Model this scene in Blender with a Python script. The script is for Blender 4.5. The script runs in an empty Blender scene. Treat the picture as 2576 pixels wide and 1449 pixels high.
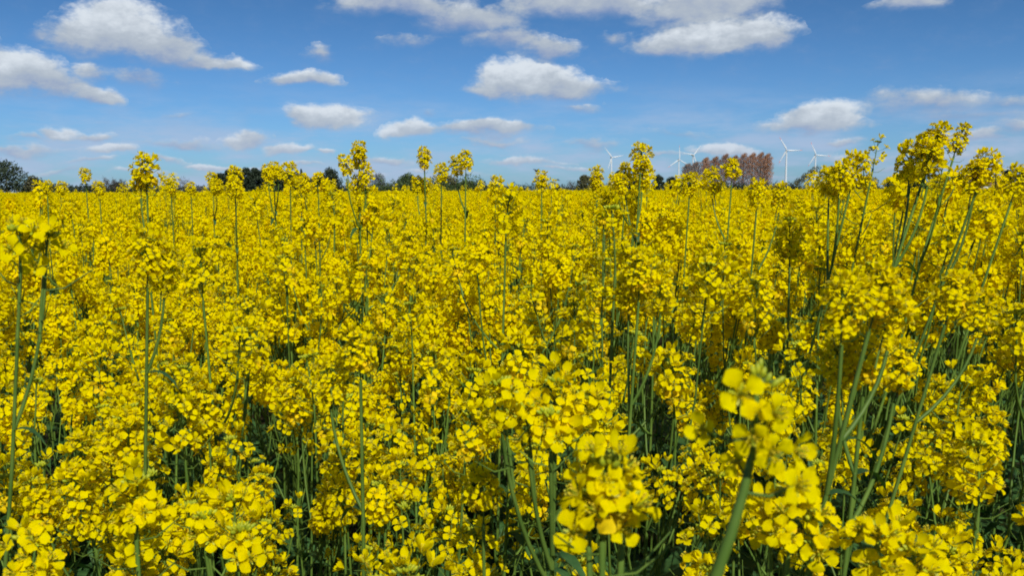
import bpy, math, random
import numpy as np
from mathutils import Vector, Matrix

C = bpy.context.scene.collection
scene = bpy.context.scene
R = math.radians

# ---------------------------------------------------------------- camera
W, H = 1024, 577
FPX = 887.0
CAM = Vector((0, 0, 1.50))
PITCH = math.atan(97.0 / FPX)
ROLL = R(-0.22)
cam_d = bpy.data.cameras.new('camera')
cam_d.sensor_width = 36.0
cam_d.lens = 36.0 * FPX / W
cam_d.clip_start = 0.02
cam_d.clip_end = 20000
cam_d.dof.use_dof = True
cam_d.dof.focus_distance = 1.7
cam_d.dof.aperture_fstop = cam_d.lens / 1.7
cam = bpy.data.objects.new('camera', cam_d)
C.objects.link(cam)
CM = Matrix.Rotation(math.pi / 2 - PITCH, 3, 'X') @ Matrix.Rotation(ROLL, 3, 'Z')
cam.matrix_world = Matrix.Translation(CAM) @ CM.to_4x4()
scene.camera = cam
S = W / 2575.0


def ray(x, y):                      # x, y measured on the photograph shown 2575 wide
    v = Vector(((x * S - W / 2) / FPX, (H / 2 - y * S) / FPX, -1.0))
    return CM @ v


def at(x, y, depth):
    return CAM + ray(x, y) * depth


def far_at(x, dist):                # ground point in the direction of column x
    d = ray(x, 485)
    d.z = 0
    d.normalize()
    return Vector((d.x * dist, d.y * dist, 0))


# ---------------------------------------------------------------- light
SUN_EL, SUN_AZ = R(43), R(163)       # azimuth clockwise from the view direction
sun_d = bpy.data.lights.new('sun', 'SUN')
sun_d.energy = 4.5
sun_d.angle = R(0.5)
sun_d.color = (1.0, 0.96, 0.88)
sun = bpy.data.objects.new('sun', sun_d)
C.objects.link(sun)
sd = Vector((math.sin(SUN_AZ) * math.cos(SUN_EL), math.cos(SUN_AZ) * math.cos(SUN_EL), math.sin(SUN_EL)))
sun.rotation_euler = sd.to_track_quat('Z', 'Y').to_euler()

scene.view_settings.view_transform = 'Standard'
scene.view_settings.look = 'None'
scene.view_settings.exposure = 0.20
scene.view_settings.gamma = 1.0
scene.view_settings.use_curve_mapping = False
scene.render.film_transparent = False
cy = scene.cycles
cy.use_denoising = True
cy.max_bounces = 6
cy.diffuse_bounces = 4
cy.filter_width = 1.8
cy.glossy_bounces = 2
cy.transmission_bounces = 3
cy.transparent_max_bounces = 4
cy.caustics_reflective = False
cy.caustics_refractive = False
cy.sample_clamp_indirect = 4.0


# ---------------------------------------------------------------- node helper
class NT:
    def __init__(s, tree):
        s.t = tree
        s.n = tree.nodes
        s.l = tree.links

    def node(s, kind, **kw):
        n = s.n.new(kind)
        for k, v in kw.items():
            setattr(n, k, v)
        return n

    def put(s, sock, v):
        if v is None:
            return
        if isinstance(v, bpy.types.NodeSocket):
            s.l.new(v, sock)
        else:
            sock.default_value = v

    def m(s, op, a, b=None, c=None, clamp=False):
        n = s.node('ShaderNodeMath', operation=op)
        n.use_clamp = clamp
        s.put(n.inputs[0], a)
        s.put(n.inputs[1], b)
        s.put(n.inputs[2], c)
        return n.outputs[0]

    def v(s, op, a, b=None, scale=None):
        n = s.node('ShaderNodeVectorMath', operation=op)
        s.put(n.inputs[0], a)
        s.put(n.inputs[1], b)
        if scale is not None:
            s.put(n.inputs['Scale'], scale)
        return n.outputs['Value' if op in ('LENGTH', 'DOT_PRODUCT') else 'Vector']

    def smooth(s, x, a, b, lo=0.0, hi=1.0):
        n = s.node('ShaderNodeMapRange', interpolation_type='SMOOTHSTEP')
        s.put(n.inputs['Value'], x)
        n.inputs['From Min'].default_value = a
        n.inputs['From Max'].default_value = b
        n.inputs['To Min'].default_value = lo
        n.inputs['To Max'].default_value = hi
        return n.outputs[0]

    def mix(s, f, a, b, mode='MIX'):
        n = s.node('ShaderNodeMix', data_type='RGBA', blend_type=mode)
        s.put(n.inputs[0], f)
        for sock, val in ((n.inputs[6], a), (n.inputs[7], b)):
            if isinstance(val, tuple) and len(val) == 3:
                val = (*val, 1)
            s.put(sock, val)
        return n.outputs[2]

    def noise(s, vec, scale, detail=2, rough=0.5, out='Fac', lac=2.0):
        n = s.node('ShaderNodeTexNoise')
        if vec is not None:
            s.put(n.inputs['Vector'], vec)
        n.inputs['Scale'].default_value = scale
        n.inputs['Detail'].default_value = detail
        n.inputs['Roughness'].default_value = rough
        n.inputs['Lacunarity'].default_value = lac
        return n.outputs[out]


# ---------------------------------------------------------------- world: sky and clouds
world = bpy.data.worlds.new('World')
scene.world = world
world.use_nodes = True
N = NT(world.node_tree)
N.n.clear()
SKY_STRENGTH = 0.10
sky = N.node('ShaderNodeTexSky', sky_type='NISHITA')
sky.sun_disc = False
sky.sun_elevation = SUN_EL
sky.sun_rotation = SUN_AZ
sky.altitude = 0
sky.air_density = 1.0
sky.dust_density = 0.35
sky.ozone_density = 2.2
geo = N.node('ShaderNodeTexCoord')
d = N.v('NORMALIZE', geo.outputs['Generated'])
sx = N.node('ShaderNodeSeparateXYZ')
N.l.new(d, sx.inputs[0])
az = N.m('ARCTAN2', sx.outputs[0], sx.outputs[1])
el = N.m('ARCSINE', sx.outputs[2])
cb = N.node('ShaderNodeCombineXYZ')
N.l.new(az, cb.inputs[0])
N.l.new(el, cb.inputs[1])
P = cb.outputs[0]
Ps = N.v('MULTIPLY', P, (1.0, 1.7, 1.0))
warp = N.noise(Ps, 9.0, 5, 0.60, 'Color')
warp = N.v('SUBTRACT', warp, (0.5, 0.5, 0.5))
warp = N.v('MULTIPLY', warp, (0.088, 0.050, 0.0))
Pw = N.v('ADD', P, warp)

# x, y, half width, half height (photo pixels), strength, whiteness
CLOUDS = [
    (305, 92, 160, 62, 1.0, .75), (268, 40, 85, 44, 1.0, .9), (415, 120, 105, 52, .95, .6), (230, 95, 80, 60, 1.0, .75),
    (330, 190, 90, 30, .66, .35), (500, 148, 110, 27, .9, .55), (595, 160, 75, 18, .8, .7), (380, 208, 60, 16, .5, .3),
    (30, 188, 125, 62, 1.1, .85), (110, 220, 100, 38, .9, .5), (215, 243, 75, 22, .95, .8), (212, 192, 40, 28, .6, .5),
    (125, 90, 50, 16, .45, .4),
    (775, 203, 88, 24, .9, .7), (792, 142, 34, 26, .62, .4), (815, 303, 112, 31, 1.15, .85),
    (1010, 8, 200, 36, .95, .5), (1190, 45, 170, 48, 1.0, .5), (1270, 105, 120, 42, .9, .5), (1375, 122, 85, 34, .9, .6),
    (1480, 8, 290, 36, 1.05, .55), (1760, 25, 200, 44, 1.05, .55), (1800, 95, 215, 46, 1.15, .85), (1690, 110, 90, 28, .9, .7),
    (1060, 100, 90, 18, .55, .3), (1545, 98, 55, 20, .6, .4), (1925, 110, 80, 34, .8, .6),
    (1325, 205, 140, 54, 1.2, .95), (1400, 225, 140, 34, 1.0, .6), (1240, 225, 90, 26, .9, .6), (1450, 272, 55, 14, .6, .3),
    (1035, 335, 85, 24, 1.0, .9), (1230, 332, 170, 25, .95, .65), (1240, 362, 100, 14, .7, .5), (1070, 293, 35, 10, .5, .3),
    (2075, 298, 110, 42, 1.2, 1.0), (2050, 325, 150, 22, .9, .6), (2330, 268, 145, 40, .75, .4), (2400, 300, 150, 18, .6, .4),
    (2285, 8, 90, 28, .95, .55), (2500, 265, 90, 22, .5, .3), (2560, 330, 60, 26, .65, .5), (2460, 358, 90, 16, .8, .6),
    (165, 335, 50, 14, .9, .7), (250, 340, 50, 13, .85, .6), (288, 380, 75, 17, 1.0, .9), (55, 378, 110, 13, .75, .5),
    (460, 358, 90, 15, .7, .5), (600, 356, 65, 17, .9, .7), (722, 374, 70, 16, 1.0, .9), (822, 384, 42, 10, .85, .8),
    (530, 407, 75, 10, .9, .8), (985, 402, 80, 13, .85, .7), (1310, 404, 120, 12, .85, .75), (1500, 368, 110, 15, .6, .4),
    (1810, 378, 90, 18, 1.05, .9), (2130, 366, 60, 10, .8, .6), (2170, 395, 120, 9, .6, .4), (460, 280, 60, 9, .45, .3),
    (1450, 420, 60, 8, .6, .5), (760, 415, 90, 7, .6, .5), (150, 430, 120, 7, .5, .4),
    (400, 398, 70, 9, .6, .6), (905, 440, 80, 8, .6, .6), (1385, 418, 60, 8, .6, .7), (1655, 398, 80, 10, .6, .5), (650, 418, 55, 8, .65, .6),
    (350, 438, 90, 8, .55, .5), (1150, 440, 90, 8, .6, .5), (2250, 420, 110, 9, .55, .5), (1905, 432, 120, 8, .55, .5), (85, 346, 60, 10, .6, .5),
    (1700, 340, 110, 10, .45, .3), (2400, 400, 90, 10, .55, .5), (1080, 425, 60, 7, .6, .6), (230, 412, 60, 8, .6, .6),
    (-150, 120, 120, 50, 1.0, .7), (2760, 180, 150, 45, 1.0, .7), (-220, 330, 140, 22, .9, .6), (2800, 350, 120, 18, .9, .6),
]


def azel(x, y):
    r = ray(x, y).normalized()
    return math.atan2(r.x, r.y), math.asin(r.z)


acc = None
tot = None
lit = None
for (x, y, hw, hh, st, wh) in CLOUDS:
    a, e = azel(x, y)
    k = S / FPX
    q = N.v('SUBTRACT', Pw, (a, e, 0.0))
    q = N.v('MULTIPLY', q, (1.0 / (hw * 1.06 * k), 1.0 / (hh * 1.22 * k), 0.0))
    q2 = N.v('MULTIPLY', q, (-1.0, -1.2, 0.0))
    qm = N.v('MAXIMUM', q, q2)
    ln = N.v('LENGTH', qm)
    w_ = N.m('MULTIPLY', N.m('SUBTRACT', 1.0, ln, clamp=True), st)
    vy = N.v('DOT_PRODUCT', q, (0.0, 1.0, 0.0))
    lv = N.m('MULTIPLY', N.m('MULTIPLY_ADD', vy, 0.75, wh), w_)
    acc = w_ if acc is None else N.m('SMOOTH_MAX', acc, w_, 0.12)
    tot = w_ if tot is None else N.m('ADD', tot, w_)
    lit = lv if lit is None else N.m('ADD', lit, lv)
lit = N.m('DIVIDE', lit, N.m('MAXIMUM', tot, 0.001))

fine = N.noise(Ps, 30.0, 8, 0.66)
dens = N.m('ADD', acc, N.m('MULTIPLY', N.m('SUBTRACT', fine, 0.5), 1.05))
# low hazy bands towards the horizon and broken cloud everywhere else round the sky
Pb = N.v('MULTIPLY', P, (1.0, 4.2, 1.0))
band = N.noise(Pb, 7.0, 6, 0.6)
lowm = N.smooth(el, 0.13, 0.03)
band_a = N.m('MULTIPLY', N.smooth(band, 0.40, 0.66), N.m('MULTIPLY', lowm, 0.85))
offm = N.smooth(N.m('ABSOLUTE', az), 0.75, 0.95)
wide = N.noise(N.v('MULTIPLY', P, (1.0, 2.2, 1.0)), 4.0, 7, 0.58)
wide_a = N.m('MULTIPLY', N.m('MULTIPLY', N.smooth(wide, 0.54, 0.66), offm), N.smooth(el, 0.0, 0.08))
puff = N.noise(Ps, 15.0, 5, 0.62)
gate = N.smooth(acc, 0.0, 0.14)
soft = N.smooth(lit, 0.1, 1.1, 0.62, 1.7)
alpha = N.m('MULTIPLY', N.smooth(N.m('MULTIPLY', dens, soft), 0.0, 0.74), gate)
alpha = N.m('MULTIPLY', alpha, 0.94)
# cloud tone: sunlit top, grey body and base
tone = N.m('ADD', lit, N.m('MULTIPLY', N.m('SUBTRACT', puff, 0.5), 1.5))
tone = N.m('ADD', tone, N.m('MULTIPLY', N.m('SUBTRACT', fine, 0.5), 0.5))
t1 = N.smooth(tone, 0.15, 0.85)
t2 = N.smooth(tone, 0.72, 1.4)
ccol = N.mix(t1, (0.24, 0.31, 0.47), (0.40, 0.45, 0.51))
ccol = N.mix(t2, ccol, (0.64, 0.69, 0.74))
elh = N.smooth(el, 0.0, 0.12)
ccol = N.mix(N.smooth(elh, 0.0, 1.0, 0.40, 0.0), ccol, (0.36, 0.45, 0.60))

SKYG = 1.0
tint = N.mix(N.smooth(el, 0.02, 0.24), (0.295, 0.52, 0.86), (0.205, 0.385, 0.595))
skyc = N.mix(1.0, sky.outputs[0], tint, 'MULTIPLY')
k = 1.0 / SKY_STRENGTH
ccol = N.mix(1.0, ccol, (k, k, k), 'MULTIPLY')
for n_ in N.n:
    if n_.type == 'MIX':
        n_.clamp_result = False
bandc = tuple(c * k for c in (0.36, 0.45, 0.62))
c1 = N.mix(band_a, skyc, bandc)
c2 = N.mix(wide_a, c1, tuple(c * k for c in (0.52, 0.56, 0.62)))
c3 = N.mix(alpha, c2, ccol)
bg = N.node('ShaderNodeBackground')
N.l.new(c3, bg.inputs[0])
bg.inputs[1].default_value = SKY_STRENGTH
wo = N.node('ShaderNodeOutputWorld')
N.l.new(bg.outputs[0], wo.inputs[0])
world.cycles.sampling_method = 'MANUAL'
world.cycles.sample_map_resolution = 512


# ---------------------------------------------------------------- materials
def new_mat(name):
    m = bpy.data.materials.new(name)
    m.use_nodes = True
    m.node_tree.nodes.clear()
    return m, NT(m.node_tree)


def foliage_mat(name, c_a, c_b, trans=0.3, trans_col=None, rough=0.5, scale=60, rnd=0.25, spec=0.3, coord='Object'):
    m, n = new_mat(name)
    tc = n.node('ShaderNodeTexCoord')
    f = n.noise(tc.outputs[coord], scale, 3, 0.6)
    oi = n.node('ShaderNodeObjectInfo')
    f = n.smooth(f, 0.3, 0.7)
    col = n.mix(f, c_a, c_b)
    hs = n.node('ShaderNodeHueSaturation')
    n.l.new(col, hs.inputs['Color'])
    n.l.new(n.m('MULTIPLY_ADD', oi.outputs['Random'], rnd, 1.0 - rnd / 2), hs.inputs['Value'])
    p = n.node('ShaderNodeBsdfPrincipled')
    n.l.new(hs.outputs[0], p.inputs['Base Color'])
    p.inputs['Roughness'].default_value = rough
    p.inputs['Specular IOR Level'].default_value = spec
    out = n.node('ShaderNodeOutputMaterial')
    if trans > 0:
        t = n.node('ShaderNodeBsdfTranslucent')
        if trans_col:
            n.l.new(n.mix(1.0, hs.outputs[0], trans_col, 'MULTIPLY'), t.inputs['Color'])
        else:
            n.l.new(hs.outputs[0], t.inputs['Color'])
        mx = n.node('ShaderNodeMixShader')
        mx.inputs[0].default_value = trans
        n.l.new(p.outputs[0], mx.inputs[1])
        n.l.new(t.outputs[0], mx.inputs[2])
        n.l.new(mx.outputs[0], out.inputs[0])
    else:
        n.l.new(p.outputs[0], out.inputs[0])
    return m


M_PETAL = foliage_mat('petal', (0.90, 0.76, 0.0), (0.93, 0.82, 0.0), 0.56, (1.0, 0.89, 0.0), 0.6, 90, 0.10, 0.0)
M_PETAL_OLD = foliage_mat('old_petal', (0.76, 0.53, 0.004), (0.82, 0.62, 0.008), 0.36, (1.0, 0.8, 0.5), 0.6, 90, 0.15, 0.03)
M_BUD = foliage_mat('bud', (0.20, 0.28, 0.012), (0.44, 0.44, 0.012), 0.1, None, 0.5, 300, 0.15)
M_STEM = foliage_mat('stem', (0.062, 0.118, 0.016), (0.108, 0.175, 0.027), 0.0, None, 0.5, 25, 0.4, 0.2)
M_LEAF = foliage_mat('leaf', (0.026, 0.072, 0.018), (0.052, 0.118, 0.034), 0.2, (0.9, 1.2, 0.3), 0.5, 30, 0.4, 0.2)
M_CENTRE = foliage_mat('flower_centre', (0.42, 0.42, 0.02), (0.62, 0.42, 0.01), 0.0, None, 0.6, 400, 0.1)
MATS = [M_PETAL, M_STEM, M_BUD, M_LEAF, M_CENTRE, M_PETAL_OLD]
PET, STM, BUD, LEF, CEN, OLD = range(6)


def plain_mat(name, c_a, c_b, scale, rough=0.8, spec=0.2, bump=0.0):
    m, n = new_mat(name)
    tc = n.node('ShaderNodeTexCoord')
    f = n.smooth(n.noise(tc.outputs['Object'], scale, 6, 0.6), 0.3, 0.7)
    p = n.node('ShaderNodeBsdfPrincipled')
    n.l.new(n.mix(f, c_a, c_b), p.inputs['Base Color'])
    p.inputs['Roughness'].default_value = rough
    p.inputs['Specular IOR Level'].default_value = spec
    if bump:
        b = n.node('ShaderNodeBump')
        b.inputs['Strength'].default_value = bump
        n.l.new(f, b.inputs['Height'])
        n.l.new(b.outputs[0], p.inputs['Normal'])
    out = n.node('ShaderNodeOutputMaterial')
    n.l.new(p.outputs[0], out.inputs[0])
    return m


# ---------------------------------------------------------------- mesh building
def norm(v):
    v = np.asarray(v, float)
    return v / (np.linalg.norm(v) + 1e-12)


def frame(z, spin=0.0):
    z = norm(z)
    ref = np.array([1.0, 0, 0]) if abs(z[0]) < 0.9 else np.array([0, 1.0, 0])
    x = norm(np.cross(ref, z))
    y = np.cross(z, x)
    c, s = math.cos(spin), math.sin(spin)
    return np.stack([c * x + s * y, -s * x + c * y, z], axis=1)


class MB:
    def __init__(s):
        s.V, s.F, s.M, s.n = [], [], [], 0

    def add(s, V, F, M):
        F = np.asarray(F, np.int64)
        s.V.append(np.asarray(V, float))
        s.F.append(F + s.n)
        s.M.append(np.full(len(F), M) if np.isscalar(M) else np.asarray(M))
        s.n += len(V)

    def put(s, tpl, Rm, p, sc=1.0):
        V, F, M = tpl
        s.add((V * sc) @ Rm.T + np.asarray(p, float), F, M)

    def merge(s, o, Rm=None, p=(0, 0, 0), sc=1.0):
        if not o.V:
            return
        V = np.concatenate(o.V) * sc
        if Rm is not None:
            V = V @ Rm.T
        s.add(V + np.asarray(p, float), np.concatenate(o.F), np.concatenate(o.M))

    def tpl(s):
        return np.concatenate(s.V), np.concatenate(s.F), np.concatenate(s.M)

    def tube(s, pts, rad, n=5, mat=STM, cap=False):
        pts = np.asarray(pts, float)
        k_ = len(pts)
        rad = np.broadcast_to(np.asarray(rad, float), (k_,))
        tan = np.gradient(pts, axis=0)
        Fm = frame(tan[0])
        ax, ay = Fm[:, 0], Fm[:, 1]
        ang = np.arange(n) * 2 * math.pi / n
        V = []
        for i in range(k_):
            t = norm(tan[i])
            ax = norm(ax - t * ax.dot(t))
            ay = np.cross(t, ax)
            V.append(pts[i] + rad[i] * (np.cos(ang)[:, None] * ax + np.sin(ang)[:, None] * ay))
        V = np.concatenate(V)
        F = []
        for i in range(k_ - 1):
            for j in range(n):
                F.append((i * n + j, i * n + (j + 1) % n, (i + 1) * n + (j + 1) % n, (i + 1) * n + j))
        if cap and n == 4:
            b = (k_ - 1) * n
            F.append((b, b + 1, b + 2, b + 3))
            F.append((3, 2, 1, 0))
        s.add(V, F, mat)

    def mesh(s, name, mats, smooth=True):
        V = np.concatenate(s.V) if s.V else np.zeros((0, 3))
        F = np.concatenate(s.F)
        Mi = np.concatenate(s.M)
        used = sorted(set(Mi.tolist()))
        remap = np.zeros(max(used) + 1, int)
        for i, u in enumerate(used):
            remap[u] = i
        me = bpy.data.meshes.new(name)
        me.vertices.add(len(V))
        me.vertices.foreach_set('co', V.astype(np.float32).ravel())
        me.loops.add(len(F) * 4)
        me.loops.foreach_set('vertex_index', F.astype(np.int32).ravel())
        me.polygons.add(len(F))
        me.polygons.foreach_set('loop_start', np.arange(0, len(F) * 4, 4, dtype=np.int32))
        me.polygons.foreach_set('loop_total', np.full(len(F), 4, np.int32))
        for u in used:
            me.materials.append(mats[u])
        me.polygons.foreach_set('material_index', remap[Mi].astype(np.int32))
        me.polygons.foreach_set('use_smooth', np.full(len(F), smooth))
        me.update(calc_edges=True)
        return me


def link(name, data, parent=None):
    o = bpy.data.objects.new(name, data)
    C.objects.link(o)
    if parent:
        o.parent = parent
    return o


def tag(o, label=None, cat=None, group=None, kind=None):
    if label: o['label'] = label
    if cat: o['category'] = cat
    if group: o['group'] = group
    if kind: o['kind'] = kind
    return o


# ---------------------------------------------------------------- ground
m, n = new_mat('soil')
tc = n.node('ShaderNodeTexCoord')
f1 = n.smooth(n.noise(tc.outputs['Object'], 6.0, 8, 0.65), 0.35, 0.65)
f2 = n.smooth(n.noise(tc.outputs['Object'], 0.9, 4, 0.6), 0.4, 0.6)
f3 = n.smooth(n.noise(tc.outputs['Object'], 0.004, 3, 0.6), 0.4, 0.6)
ln = n.v('LENGTH', tc.outputs['Object'])
near = n.mix(f1, (0.022, 0.017, 0.008), (0.055, 0.042, 0.020))
near = n.mix(n.m('MULTIPLY', f2, 0.6), near, (0.018, 0.034, 0.009))
farc = n.mix(f3, (0.06, 0.10, 0.03), (0.10, 0.13, 0.05))
col = n.mix(n.smooth(ln, 300, 420), near, farc)
p_ = n.node('ShaderNodeBsdfPrincipled')
n.l.new(col, p_.inputs['Base Color'])
p_.inputs['Roughness'].default_value = 0.95
p_.inputs['Specular IOR Level'].default_value = 0.08
b_ = n.node('ShaderNodeBump')
b_.inputs['Distance'].default_value = 0.04
n.l.new(f1, b_.inputs['Height'])
n.l.new(b_.outputs[0], p_.inputs['Normal'])
n.l.new(p_.outputs[0], n.node('ShaderNodeOutputMaterial').inputs[0])
M_SOIL = m
g = MB()
rr = [0.0, 1, 2, 3, 4.5, 7, 12, 25, 60, 150, 400, 1000, 3000, 9000]
na = 48
rs = np.random.RandomState(3)
V = []
for r_ in rr:
    for j in range(na):
        a = j * 2 * math.pi / na
        z = 0 if r_ > 20 else rs.uniform(-0.02, 0.02)
        V.append((max(r_, .01) * math.sin(a), max(r_, .01) * math.cos(a), z))
F = [(i * na + j, (i + 1) * na + j, (i + 1) * na + (j + 1) % na, i * na + (j + 1) % na) for i in range(len(rr) - 1) for j in range(na)]
g.add(V, F, 0)
tag(link('ground', g.mesh('ground', [M_SOIL])), kind='structure')

# ---------------------------------------------------------------- rapeseed flower templates
rng = np.random.RandomState(11)


def petal(lod, rs, cup):
    """one petal along +x, lying about z=0, claw at the origin"""
    L = 0.0092 * rs.uniform(.92, 1.08)
    if lod == 0:
        ts = [0.0, 0.22, 0.42, 0.62, 0.82, 1.0]
        ws = [0.0007, 0.0012, 0.0031, 0.0040, 0.0036, 0.0019]
        us = [-1, -0.5, 0, 0.5, 1]
    elif lod == 1:
        ts = [0.0, 0.35, 0.75, 1.0]
        ws = [0.0008, 0.0028, 0.0040, 0.0018]
        us = [-1, 0, 1]
    else:
        ts = [0.05, 0.6, 1.0]
        ws = [0.0012, 0.0042, 0.0022]
        us = [-1, 1]
    V = []
    ph = rs.uniform(0, 6.28)
    for t, w in zip(ts, ws):
        x = L * (0.10 + 0.92 * t)
        z0 = 0.0026 * min(1, t * 3.0) + cup * L * t * t - 0.0012 * max(0, t - .7) * 3
        for u in us:
            xx = x - (0.0011 * abs(u) * t if t > .8 else 0) + (0.0004 if u == 0 and t == 1 else 0) * -1
            z = z0 + 0.0009 * (u * u) * t + 0.0007 * math.sin(ph + 5 * u + 4 * t)
            V.append((xx, u * w, z))
    k_ = len(us)
    F = [(i * k_ + j, (i + 1) * k_ + j, (i + 1) * k_ + j + 1, i * k_ + j + 1) for i in range(len(ts) - 1) for j in range(k_ - 1)]
    return np.array(V), F


def rz(a):
    c, s = math.cos(a), math.sin(a)
    return np.array([[c, -s, 0], [s, c, 0], [0, 0, 1.0]])


def ellipsoid(rx, rz_, n=6, k_=4):
    V = []
    for i in range(k_ + 1):
        t = -1 + 2 * i / k_
        r = math.sqrt(max(0, 1 - t * t)) * rx + 1e-5
        for j in range(n):
            a = j * 2 * math.pi / n
            V.append((r * math.cos(a), r * math.sin(a), t * rz_))
    F = [(i * n + j, i * n + (j + 1) % n, (i + 1) * n + (j + 1) % n, (i + 1) * n + j) for i in range(k_) for j in range(n)]
    return np.array(V), F


def flower(lod, rs, closed=0.0, mat=PET):
    b = MB()
    off = rs.uniform(0.0, 0.16)
    for kk in range(4):
        cup = rs.uniform(-0.02, 0.22) + closed
        V, F = petal(lod, rs, cup)
        a = kk * math.pi / 2 + (off if kk % 2 else -off)
        b.add(V @ rz(a).T, F, mat)
    if lod == 0:
        for kk in range(6):                                        # stamens
            a = kk * math.pi / 3 + .3
            p0 = np.array([0.0006 * math.cos(a), 0.0006 * math.sin(a), 0.0])
            p1 = np.array([0.0022 * math.cos(a), 0.0022 * math.sin(a), 0.0058])
            b.tube([p0, (p0 + p1) / 2, p1], 0.00022, 3, CEN)
            V, F = ellipsoid(0.00055, 0.0011, 4, 3)
            b.add(V + p1, F, CEN)
        b.tube([(0, 0, -.001), (0, 0, .003), (0, 0, .0065)], [.0006, .0007, .0005], 4, BUD)
        for kk in range(4):                                        # sepals
            a = kk * math.pi / 2 + .78
            c, s_ = math.cos(a), math.sin(a)
            V = [(0.0006 * c - .0007 * s_, 0.0006 * s_ + .0007 * c, -0.0005), (0.0006 * c + .0007 * s_, 0.0006 * s_ - .0007 * c, -0.0005),
                 (0.0042 * c + .0005 * s_, 0.0042 * s_ - .0005 * c, 0.0006), (0.0042 * c - .0005 * s_, 0.0042 * s_ + .0005 * c, 0.0006)]
            b.add(V, [(0, 1, 2, 3)], BUD)
    elif lod == 1:
        V, F = ellipsoid(0.0012, 0.0026, 4, 2)
        b.add(V + np.array([0, 0, .003]), F, CEN)
    else:
        b.add(np.array([(.001, 0, .0035), (0, .001, .0035), (-.001, 0, .0035), (0, -.001, .0035)]), [(0, 1, 2, 3)], CEN)
    return b.tpl()


FL = {lod: [flower(lod, rng) for _ in range(6)] for lod in (0, 1, 2)}
FLC = {lod: [flower(lod, rng, 0.9) for _ in range(3)] for lod in (0, 1, 2)}         # half closed
FLO = {lod: [flower(lod, rng, -0.5, OLD) for _ in range(2)] for lod in (0, 1, 2)}   # fading, petals drooping


def bud_tpl(lod):
    b = MB()
    V, F = ellipsoid(0.0016, 0.0034, 6 if lod == 0 else 4, 4 if lod == 0 else 2)
    b.add(V, F, BUD)
    return b.tpl()


BT = {0: bud_tpl(0), 1: bud_tpl(1), 2: bud_tpl(2)}


def head(rs, lod, nfl=22, pods=6, Rw=0.027, split=False, tall=1.0, face=None):
    """a raceme: flower dome centred on the origin, stalk running down -z. returns flowers, buds, stalk"""
    fl, bd, st = [] if split else MB(), MB(), MB()
    top = 0.020 * tall
    lowz = -0.075 if pods else -0.05
    bend = rs.uniform(-1, 1, 2) * 0.004

    def axis(z):
        t = (z + 0.05) / 0.07
        return np.array([bend[0] * t * t, bend[1] * t * t, z])
    zs = np.linspace(lowz, top, 4 if lod > 0 else 6)
    st.tube([axis(z) for z in zs], np.linspace(0.0015, 0.0010, len(zs)), 3 if lod == 2 else 5)
    a = rs.uniform(0, 6.28)
    for i in range(nfl):
        t = (i + 0.5) / nfl                                          # 0 top, 1 bottom
        a += 2.39996 + rs.uniform(-.25, .25)
        elev = R(68) - t * R(78) + rs.uniform(-.2, .2)
        za = top * 0.7 - t * 0.046 * tall
        o = axis(za)
        dr = np.array([math.cos(a) * math.cos(elev), math.sin(a) * math.cos(elev), math.sin(elev)])
        L = Rw * (0.50 + 0.5 * math.sin(math.pi * min(1, t * .8 + .25))) * rs.uniform(.60, 1.15)
        p = o + dr * L * .9
        if split:
            p = p + rs.uniform(-.006, .006, 3)
        up = norm(dr + np.array([0, 0, 0.40]) + rs.uniform(-.30, .30, 3) + (0 if face is None else face))
        Rm = frame(up, rs.uniform(0, 6.28))
        q = rs.uniform()
        lib = FLC if (t < .2 and q < .55) or q < .07 else (FLO if t > .8 and q > .85 else FL)
        tp = lib[lod][rs.randint(len(lib[lod]))]
        sc = (0.86 + 0.36 * min(1, t * 2.2)) * rs.uniform(.88, 1.12)
        if lod == 2:
            sc *= 1.12
        if split:
            fl.append((tp, Rm, p, sc))
        else:
            fl.put(tp, Rm, p, sc)
        if lod < 2:
            mid = (o + p) / 2 - np.array([0, 0, .0015])
            st.tube([o, mid, p], [0.0006, .0005, .0006], 3)
    nb = 26 if lod == 0 else (14 if lod == 1 else 4)
    for i in range(nb):                                              # tight dome of green-yellow buds
        t = i / nb
        a += 2.39996
        elev = R(88) - t * R(62)
        dr = np.array([math.cos(a) * math.cos(elev), math.sin(a) * math.cos(elev), math.sin(elev)])
        rr_ = 0.0085 * (0.55 + .7 * t)
        bd.put(BT[lod], frame(dr), axis(top - 0.002) + dr * rr_ * rs.uniform(.85, 1.1), (0.7 + 0.5 * t) * (1.0 if lod == 0 else 1.25 if lod == 1 else 1.9))
    for i in range(pods if lod < 2 else 0):                          # thin young pods below the open flowers
        a += 2.39996
        za = -0.034 - 0.036 * i / max(1, pods)
        o = axis(za)
        out = np.array([math.cos(a), math.sin(a), 0])
        L1, L2 = rs.uniform(.012, .02), rs.uniform(.012, .03)
        st.tube([o, o + out * L1 + [0, 0, .003], o + out * (L1 + L2 * .7) + [0, 0, .008 + L2 * .4]], [.0005, .0008, .0004], 3)
    return fl, bd, st


def leaf_tpl(L, Wd, rs, droop=0.5, seg=6):
    V = []
    for i in range(seg + 1):
        t = i / seg
        w = Wd * (math.sin(math.pi * min(1, t * .93 + .07)) ** .8) * (1 - .25 * t) * (1 + (.16 if i % 2 else -.1)) + .001
        x = L * (t - 0.12 * droop * t * t)
        z = L * (0.42 * t - droop * .75 * t * t)
        for u in (-1, 0, 1):
            V.append((x, u * w, z + .25 * w * abs(u) + .06 * w * math.sin(7 * t + u)))
    F = [(i * 3 + j, (i + 1) * 3 + j, (i + 1) * 3 + j + 1, i * 3 + j + 1) for i in range(seg) for j in (0, 1)]
    return np.array(V), F


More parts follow.
